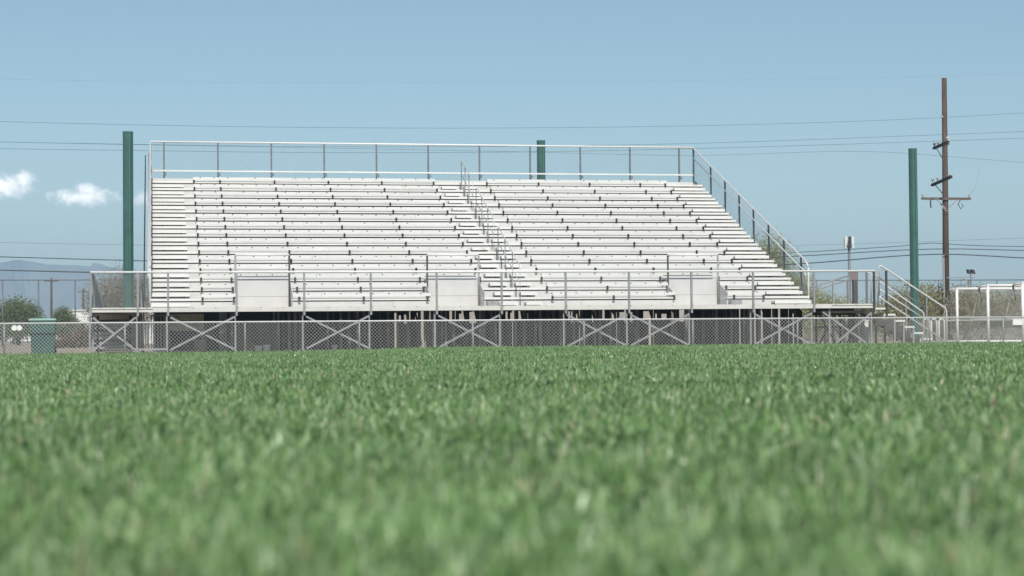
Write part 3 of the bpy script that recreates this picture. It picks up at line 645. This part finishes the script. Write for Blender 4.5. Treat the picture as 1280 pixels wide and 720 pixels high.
# ------------------------------------------------------------------ cars in the lot
def car(x,y,rz,paint,kind,lab):
    g=empty('parked_car' if kind!='truck' else 'pickup_truck',(x,y,0),lab,'car' if kind!='truck' else 'pickup truck','vehicles parked beyond the fence'); g.rotation_euler=(0,0,rz)
    hw=.9
    if kind=='suv': low=[(-2.3,.35),(-2.35,.7),(-2.25,1.02),(1.0,1.05),(2.1,.95),(2.35,.75),(2.35,.35)]; cab=[(-2.2,1.02),(-2.0,1.62),(-1.6,1.70),(.1,1.68),(.5,1.6),(1.15,1.04)]
    elif kind=='truck': low=[(-2.7,.45),(-2.75,1.05),(-.9,1.08),(-.9,1.06),(1.1,1.08),(2.5,1.0),(2.7,.8),(2.7,.4)]; cab=[(-.85,1.06),(-.75,1.72),(-.5,1.80),(.5,1.78),(1.25,1.06)]
    else: low=[(-2.2,.3),(-2.25,.75),(-2.0,.95),(1.0,.92),(2.0,.8),(2.25,.6),(2.25,.3)]; cab=[(-1.75,.93),(-1.1,1.38),(-.6,1.45),(.1,1.42),(1.05,.92)]
    def ext(prof,w,w2=None,ztop=None):
        m=MB(); n=len(prof); zmin=min(p[1] for p in prof); zmax=max(p[1] for p in prof)
        W=[w-(w-(w2 or w))*((z-zmin)/(zmax-zmin)) for _,z in prof]
        m.face([(a,-W[i],z) for i,(a,z) in enumerate(prof)]); m.face([(a,W[i],z) for i,(a,z) in enumerate(prof)][::-1])
        for i in range(n):
            j=(i+1)%n; m.face([(prof[i][0],-W[i],prof[i][1]),(prof[i][0],W[i],prof[i][1]),(prof[j][0],W[j],prof[j][1]),(prof[j][0],-W[j],prof[j][1])])
        return m
    def put(m,name,mt,par=g):
        o=m.build(name,mt); o.parent=par; return o
    bd=ext(low,hw); c2=ext(cab,hw-.03,hw-.17); o=len(bd.v); bd.v+=c2.v; bd.f+=[tuple(i+o for i in f) for f in c2.f]; bd.m+=c2.m
    put(bd,'body',paint)
    zb=cab[0][1]; zt=max(p[1] for p in cab); xa=cab[0][0]; xb=cab[-1][0]
    for sd_ in (-1,1):
        m=MB(); yy=lambda z:sd_*((hw-.03)-(.14)*((z-zb)/(zt-zb))+.008)
        x1,x2=xa+.35,xb-.35; xm=(x1+x2)/2
        for p,q,tl,tr in ((x1,xm-.05,.15,0),(xm+.05,x2,0,.28)):
            m.face([(p,yy(zb+.06),zb+.06),(q,yy(zb+.06),zb+.06),(q-tr,yy(zt-.1),zt-.1),(p+tl,yy(zt-.1),zt-.1)])
        put(m,'side_window',GLASS)
    i=len(cab)-1; a,bq=cab[i],cab[i-1]
    m=MB(); m.face([(a[0]+.012,-.72,a[1]+.06),(a[0]+.012,.72,a[1]+.06),(bq[0]+.03,.64,bq[1]-.03),(bq[0]+.03,-.64,bq[1]-.03)]); put(m,'windscreen',GLASS)
    a,bq=cab[0],cab[1]; m=MB(); m.face([(a[0]-.012,.7,a[1]+.06),(a[0]-.012,-.7,a[1]+.06),(bq[0]-.02,-.62,bq[1]-.06),(bq[0]-.02,.62,bq[1]-.06)]); put(m,'rear_window',GLASS)
    fx_,rx=low[-1][0],low[0][0]
    for s in (-.62,.62):
        put(MB().box(fx_-.02,fx_+.012,s-.16,s+.16,.62,.76),'headlight',LAMP); put(MB().box(rx-.07,rx+.0,s-.14,s+.14,.72,.92),'tail_light',TAILL)
    put(MB().box(fx_-.05,fx_+.04,-.85,.85,.36,.52),'bumper',GALVD)
    for wx in (rx+.85,fx_-.85):
        for s in (-1,1):
            w=put(MB().tube([(wx,s*.72,.34),(wx,s*.92,.34)],.34,20),'wheel',BLACK)
            put(MB().tube([(wx,s*.915,.34),(wx,s*.93,.34)],.20,14),'rim',RIMM,w)
car(-15.6,145,math.radians(4),CARD,'suv','black sport utility vehicle at the left picture edge beyond the fence')
car(-12.7,143,math.radians(186),CARW,'sedan','white car parked between the black vehicle and the green bin')
car(-9.3,146,math.radians(184),CARW,'sedan','white car half hidden behind the right side of the green bin')

# ------------------------------------------------------------------ white building, wall
g=empty('warehouse',(-6.0,123,0),'low white flat-roofed building beyond the brush at left','building')
MB().box(-8.0,2.0,121,131,0,2.95).build('wall',STUCCO,g); MB().box(-8.1,2.1,120.9,131.1,2.95,3.12).build('roof',ROOFM,g)
for x in (-7.2,-4.6): MB().box(x,x+.9,120.96,120.985,1.3,2.0).build('window',GLASS,g)
MB().box(-6.1,-5.2,120.96,120.985,0,2.1).build('door',GALV,g)
o=MB().box(2.5,25.5,22,22.2,0,1.48).box(2.45,25.55,21.96,22.24,1.481,1.54).build('block_wall',STUCCOB); origin_to(o,(14,22.1,0)); tag(o,'long low grey block wall behind the grandstand legs','wall')
o=MB().box(-5.0,-3.75,80,80.2,0,1.45).build('block_wall',STUCCOB); o2=None
origin_to(o,(-4.4,80,0)); tag(o,'short pale block wall behind the dry brush at left','wall')

# ------------------------------------------------------------------ cell tower, floodlight, sign post
g=empty('cell_tower',(109.2,233,0),'slim grey cell tower with white antenna panels beyond the right end of the stand','cell tower')
MB().tube([(109.2,233,0),(109.2,233,15.2)],.28,10,r2=.2).build('mast',GALVD,g,True)
for a in range(6):
    t=a*PI/3+.3; cx,cy=109.2+.62*math.cos(t),233+.62*math.sin(t)
    MB().box(cx-.2,cx+.2,cy-.1,cy+.1,14.0,15.85).build('antenna_panel',ANT if a not in (0,4) else BRK,g)
MB().tube([(109.2,233,14.3),(109.2,233,14.42)],.7,12).build('platform',GALVD,g)
g=empty('floodlight_pole',(56.15,72,0),'small floodlight on a thin pole above the goals','floodlight')
MB().tube([(56.15,72,0),(56.15,72,4.6)],.05,8).build('mast',GALVD,g,True)
for dx in (-.17,.15): MB().hexa([(56.15+dx-.11,71.75,4.5),(56.15+dx+.11,71.75,4.5),(56.15+dx+.11,72.05,4.6),(56.15+dx-.11,72.05,4.6),(56.15+dx-.11,71.85,4.74),(56.15+dx+.11,71.85,4.74),(56.15+dx+.11,72.1,4.84),(56.15+dx-.11,72.1,4.84)]).build('lamp_head',BRK,g)
g=empty('sign_post',(20.75,3.1,0),'dark post with a faded red sign beside the right landing','sign')
MB().bar((20.76,3.1,0),(20.76,3.1,2.1),.14,.12).build('post',STEEL,g)
MB().box(20.60,20.84,3.02,3.035,2.06,2.32).build('sign_plate',SIGNR,g)

# ------------------------------------------------------------------ soccer goals
def goal(x,y,h,w,lab):
    g=empty('soccer_goal',(x,y,0),lab,'goal','white soccer goals stored side by side')
    d1,d2=.75,1.9
    MB().tube([(x,y,0),(x,y,h)],.056,10).build('post',WHITE,g,True); MB().tube([(x+w,y,0),(x+w,y,h)],.055,10).build('post',WHITE,g,True)
    MB().tube([(x-.05,y,h),(x+w+.05,y,h)],.058,10).build('crossbar',WHITE,g,True)
    for X in (x,x+w):
        MB().tube([(X,y,h-.02),(X,y+d1-.1,h-.02),(X,y+d1,h-.08),(X,y+d1-.22,h-.62)],.042,8).build('top_arm',WHITE,g,True)
        MB().tube([(X,y+d1,h-.08),(X,y+d2,.05)],.012,8).build('back_stay',WHITE,g,True); MB().tube([(X,y,.05),(X,y+d2,.05)],.03,8).build('ground_bar',WHITE,g,True)
    MB().tube([(x,y+d2,.06),(x+w,y+d2,.06)],.03,8).build('ground_bar',WHITE,g,True)
    MB().tube([(x,y+d1+.8,.92),(x+w,y+d1+.8,.92)],.025,8).build('back_bar',WHITE,g,True)
    m=MB(); v=Vector((0,d2-d1,-h+.1))/ (h-.1)
    m.link((x,y+d1,h-.02),(1,0,0),v,w,h-.12,.12,.0032); m.link((x,y+.02,h-.01),(1,0,0),(0,1,0),w,d1,.12,.0032)
    m.build('net',NETM,g)
goal(31.25,19.0,2.17,5.6,'white soccer goal nearest the stairs, lowest looking of the three')
goal(30.28,14.1,2.17,5.6,'white soccer goal in the middle of the row, overlapping the first')
goal(30.16,11.0,2.17,5.6,'white soccer goal cut by the right picture edge')

# ------------------------------------------------------------------ things stored under and beside the stand
o=MB(); o.hexa([(2.0,3.0,.22),(3.15,3.0,.22),(3.15,4.4,.22),(2.0,4.4,.22),(2.05,3.05,.93),(3.1,3.05,.90),(3.1,4.3,.94),(2.05,4.3,.90)])
o.box(2.0,3.15,2.98,4.42,.08,.215)
o=o.build('storage_crate',TANKM); origin_to(o,(2.57,3.7,0)); tag(o,'grey-blue tarped crate under the left half of the stand','crate')
e=empty('notice_board',(.55,2.6,0),'pale weathered panel leaning under the left aisle of the stand','panel')
m=MB(); m.box(-.02,1.02,2.5,2.54,.66,1.14); m.build('panel',PLYW,e); 
m=MB()
for x in (.02,.98): m.box(x-.03,x+.03,2.545,2.6,0,1.12)
m.build('frame',COLM,e)
m=MB(); m.tube([(.9,2.0,.0),(.9,2.0,.14),(.9,2.0,.3),(.9,2.0,.42)],.165,16); o=m.build('drum',DRUM,None,True); origin_to(o,(.9,2.0,0)); tag(o,'round tan drum on the dirt under the left aisle','drum')
for x0,x1,d,lab,mt in ((2.10,2.40,.26,'brown cardboard box left of the white trays under the stand',CARDB),(2.42,2.62,.2,'white plastic tray beside the cardboard box under the stand',WHITEB),(2.66,2.84,.22,'white plastic tray rightmost of the clutter under the grey-blue crate',WHITEB),(4.6,4.74,.2,'small white tub alone under the stand beside the second front brace',WHITEB)):
    m=MB(); m.hexa([(x0+.02,1.9,0),(x1-.02,1.9,0),(x1-.02,2.15,0),(x0+.02,2.15,0),(x0,1.88,d),(x1,1.88,d),(x1,2.17,d),(x0,2.17,d)]); m.box(x0-.01,x1+.01,1.87,2.18,d+.002,d+.025)
    o=m.build('storage_box' if mt is CARDB else 'plastic_tray',mt); origin_to(o,((x0+x1)/2,2,0)); tag(o,lab,'box' if mt is CARDB else 'tray')
# stack of dark planks under the left landing
e=empty('plank_stack',(-1.5,1.1,0),'stack of dark stored planks under the left landing','planks')
for i in range(7):
    z=.10+.135*i; j=random.uniform(-.03,.03)
    MB().box(-1.97+j,-.95+j,.95,1.5,z,z+.07).build('plank',GALVD if i%2 else STEEL,e)
for xx in (-1.9,-1.02): MB().box(xx-.035,xx+.035,1.53,1.6,0,1.1).build('rack_post',STEEL,e)
# white bent-pipe rack behind the stairs
e=empty('bike_rack',(23.2,3,0),'white bent-pipe rack on the dirt behind the stairs','rack')
for xx in (22.95,23.2,23.45):
    MB().tube([(xx,3,0),(xx,3,.78),(xx+.05,3.02,.86),(xx+.14,3.05,.86),(xx+.19,3.06,.78),(xx+.19,3.06,0)],.03,8).build('hoop',WHITE,e,True)
MB().tube([(22.9,3,.05),(23.7,3.05,.05)],.03,8).build('base_rail',WHITE,e,True)
# pale post under the right landing
o=MB().bar((20.62,1.9,0),(20.62,1.9,.8),.13,.1).box(20.53,20.71,1.83,1.97,.8,.84).build('bollard',WHITEB); origin_to(o,(20.62,1.9,0)); tag(o,'short pale bollard under the right landing beside the stairs','bollard')

# ------------------------------------------------------------------ trees and brush
def foliage(name,blobs,n,size,m,parent,seed):
    r=np.random.default_rng(seed); w=np.array([b[3]*b[4]*b[5] for b in blobs])**.8; w/=w.sum()
    idx=r.choice(len(blobs),n,p=w); B=np.array(blobs)[idx]
    d=r.normal(size=(n,3)); d/=np.linalg.norm(d,axis=1)[:,None]; rad=r.uniform(.2,1.15,n)**.7
    # sub-clumps give gaps and light/dark masses
    c=r.normal(size=(n//14+1,3)); c/=np.linalg.norm(c,axis=1)[:,None]
    ci=r.integers(0,len(c),n); pick=c[ci]; rad=rad*r.uniform(.72,1.28,len(c))[ci]; d=pick+.34*d; d/=np.linalg.norm(d,axis=1)[:,None]
    P=B[:,:3]+d*rad[:,None]*B[:,3:6]
    P[:,2]=np.maximum(P[:,2],.05)
    a=r.normal(size=(n,3)); a/=np.linalg.norm(a,axis=1)[:,None]; t=r.normal(size=(n,3)); b_=np.cross(a,t); b_/=np.linalg.norm(b_,axis=1)[:,None]
    s=size*r.uniform(.5,1.5,n)[:,None]; l=s*r.uniform(1.2,2.2,n)[:,None]
    V=np.stack([P-a*l*.5,P+b_*s*.4,P+a*l*.5,P-b_*s*.4],1).reshape(-1,3)-np.array(parent.location)
    me=bpy.data.meshes.new(name); me.from_pydata(V.tolist(),[],[(4*i,4*i+1,4*i+2,4*i+3) for i in range(n)]); me.materials.append(m)
    o=bpy.data.objects.new(name,me); COL.objects.link(o); o.parent=parent; return o
def tree(name,x,y,blobs,n,size,m,lab,cat,seed,group,trunk=.1,stems=4):
    g=empty(name,(x,y,0),lab,cat,group); r=random.Random(seed)
    foliage('crown' if cat=='tree' else 'foliage',[(x+b[0],y+b[1],b[2],b[3],b[4],b[5]) for b in blobs],n,size,m,g,seed)
    t=MB()
    if cat=='tree':
        fork=min(b[2] for b in blobs)*.55
        t.tube([(x,y,-.05),(x+.03,y,fork)],trunk*1.3,8,r2=trunk)
        for b in blobs:
            t.tube([(x+.03,y,fork-.05),(x+b[0]*.5,y+b[1]*.5,fork+(b[2]-fork)*.6),(x+b[0],y+b[1],b[2]+b[5]*.3)],trunk*.7,6,r2=trunk*.2)
    else:
        for b in blobs:
            for _ in range(stems):
                t.tube([(x+b[0]*.6+r.uniform(-.15,.15),y+b[1]*.6,-.05),(x+b[0]+r.uniform(-.3,.3)*b[3],y+b[1],b[2]),(x+b[0]+r.uniform(-.8,.8)*b[3],y+b[1]+r.uniform(-.5,.5)*b[4],b[2]+b[5]*r.uniform(.5,1.1))],.025,5,r2=.008)
    t.build('trunk' if cat=='tree' else 'stem',BARK,g,True)
GT='trees and brush behind the grandstand'
tree('mesquite_tree',-11.1,104,[(0,0,2.4,1.6,1.4,1.35),(-1.3,.2,2.0,1.3,1.2,1.2),(.9,.1,2.1,1.1,1.0,1.05),(-.2,-.3,1.3,1.9,1.2,.9),(-2.6,.3,2.3,1.2,1.2,1.0),(-4.2,.5,2.2,1.5,1.2,1.2)],36000,.09,LEAF_MESQ,'bushy dark green tree at the left picture edge','tree',1,GT,.16)
tree('mesquite_tree',-7.55,103,[(0,0,2.1,.75,.7,.85),(-.5,.1,1.6,.6,.6,.7),(.55,0,1.7,.7,.6,.65),(.1,0,1.2,.9,.7,.6)],14000,.08,LEAF_MESQ,'small rounded dark green tree above the green bin','tree',2,GT,.09)
tree('desert_brush',-4.15,46,[(.25,0,.55,.55,.5,.55),(-.45,.1,.35,.5,.5,.35),(.6,.1,.6,.35,.4,.45),(-1.1,.1,.2,.5,.4,.22)],8000,.05,LEAF_DRY,'dry grey-green brush right of the green bin behind the fence','brush',3,GT)
tree('palo_verde_tree',32.5,46,[(0,0,4.3,1.3,1.3,1.5),(-1.4,0,3.6,1.3,1.2,1.4),(1.2,0,3.0,1.3,1.2,1.2),(2.2,0,2.1,1.2,1.1,.9),(-2.6,0,3.0,1.4,1.2,1.2),(.3,.2,2.2,1.8,1.2,1.2)],34000,.06,LEAF_PV,'airy yellow-green tree behind the right side guardrail','tree',4,GT,.13)
tree('desert_brush',36.2,45,[(0,0,1.3,1.3,1.,1.0),(-1.3,0,1.4,1.2,1.,1.2),(1.3,0,1.1,1.1,1.,.9)],24000,.065,LEAF_PV,'low yellow-green brush seen through the right landing rails','brush',5,GT)
tree('bare_brush',-2.3,61,[(0,0,2.9,1.2,1.1,1.7),(-1.1,0,2.6,1.0,1.,1.5),(1.0,0,2.7,1.1,1.,1.6),(0,.2,1.4,1.9,1.,1.2)],24000,.065,LEAF_GREY,'pale grey-tan brush behind the left landing','brush',6,GT,stems=9)
SP_=[(39.3,43,[(0,0,1.5,1.3,1.,1.35),(1.2,.2,1.6,1.2,1.,1.3),(-1.,0,1.2,1.,.9,1.1)],4800,'olive brush behind the stairs at the right end of the stand'),
     (43.0,44,[(0,0,1.5,1.5,1.,1.4),(1.4,.2,1.4,1.3,1.,1.35),(-1.4,0,1.5,1.3,1.,1.3)],5600,'olive brush beside the foot of the wooden utility pole'),
     (46.6,43,[(0,0,1.4,1.5,1.,1.4),(1.5,.2,1.5,1.5,1.,1.4),(-1.3,0,1.4,1.2,1.,1.3)],5600,'dense olive brush behind the first goal'),
     (50.2,44,[(0,0,1.5,1.5,1.,1.45),(1.5,.2,1.6,1.5,1.,1.6),(-1.4,0,1.4,1.3,1.,1.3)],5600,'dense olive brush behind the goal at the right edge'),
     (54.0,47,[(0,0,1.8,1.6,1.,1.7),(1.6,.2,1.6,1.5,1.,1.6),(-1.5,0,1.5,1.4,1.,1.4)],4500,'tall brush beyond the right picture edge'),]
for i,(x,y,bl,n,lab) in enumerate(SP_): tree('desert_brush',x,y,bl,int(n*4),.07,LEAF_BRUSH,lab,'brush',20+i,GT,stems=7)
o=sheet('dirt_bank',np.linspace(24,75,60),np.linspace(47.5,60,14),lambda X,Y:np.clip(np.sin((Y-47.5)/12.5*PI),0,1)*(.5+.08*np.sin(X*.9))-.01,DIRT); tag(o,'low bare dirt bank behind the brush','dirt bank',kind='structure')
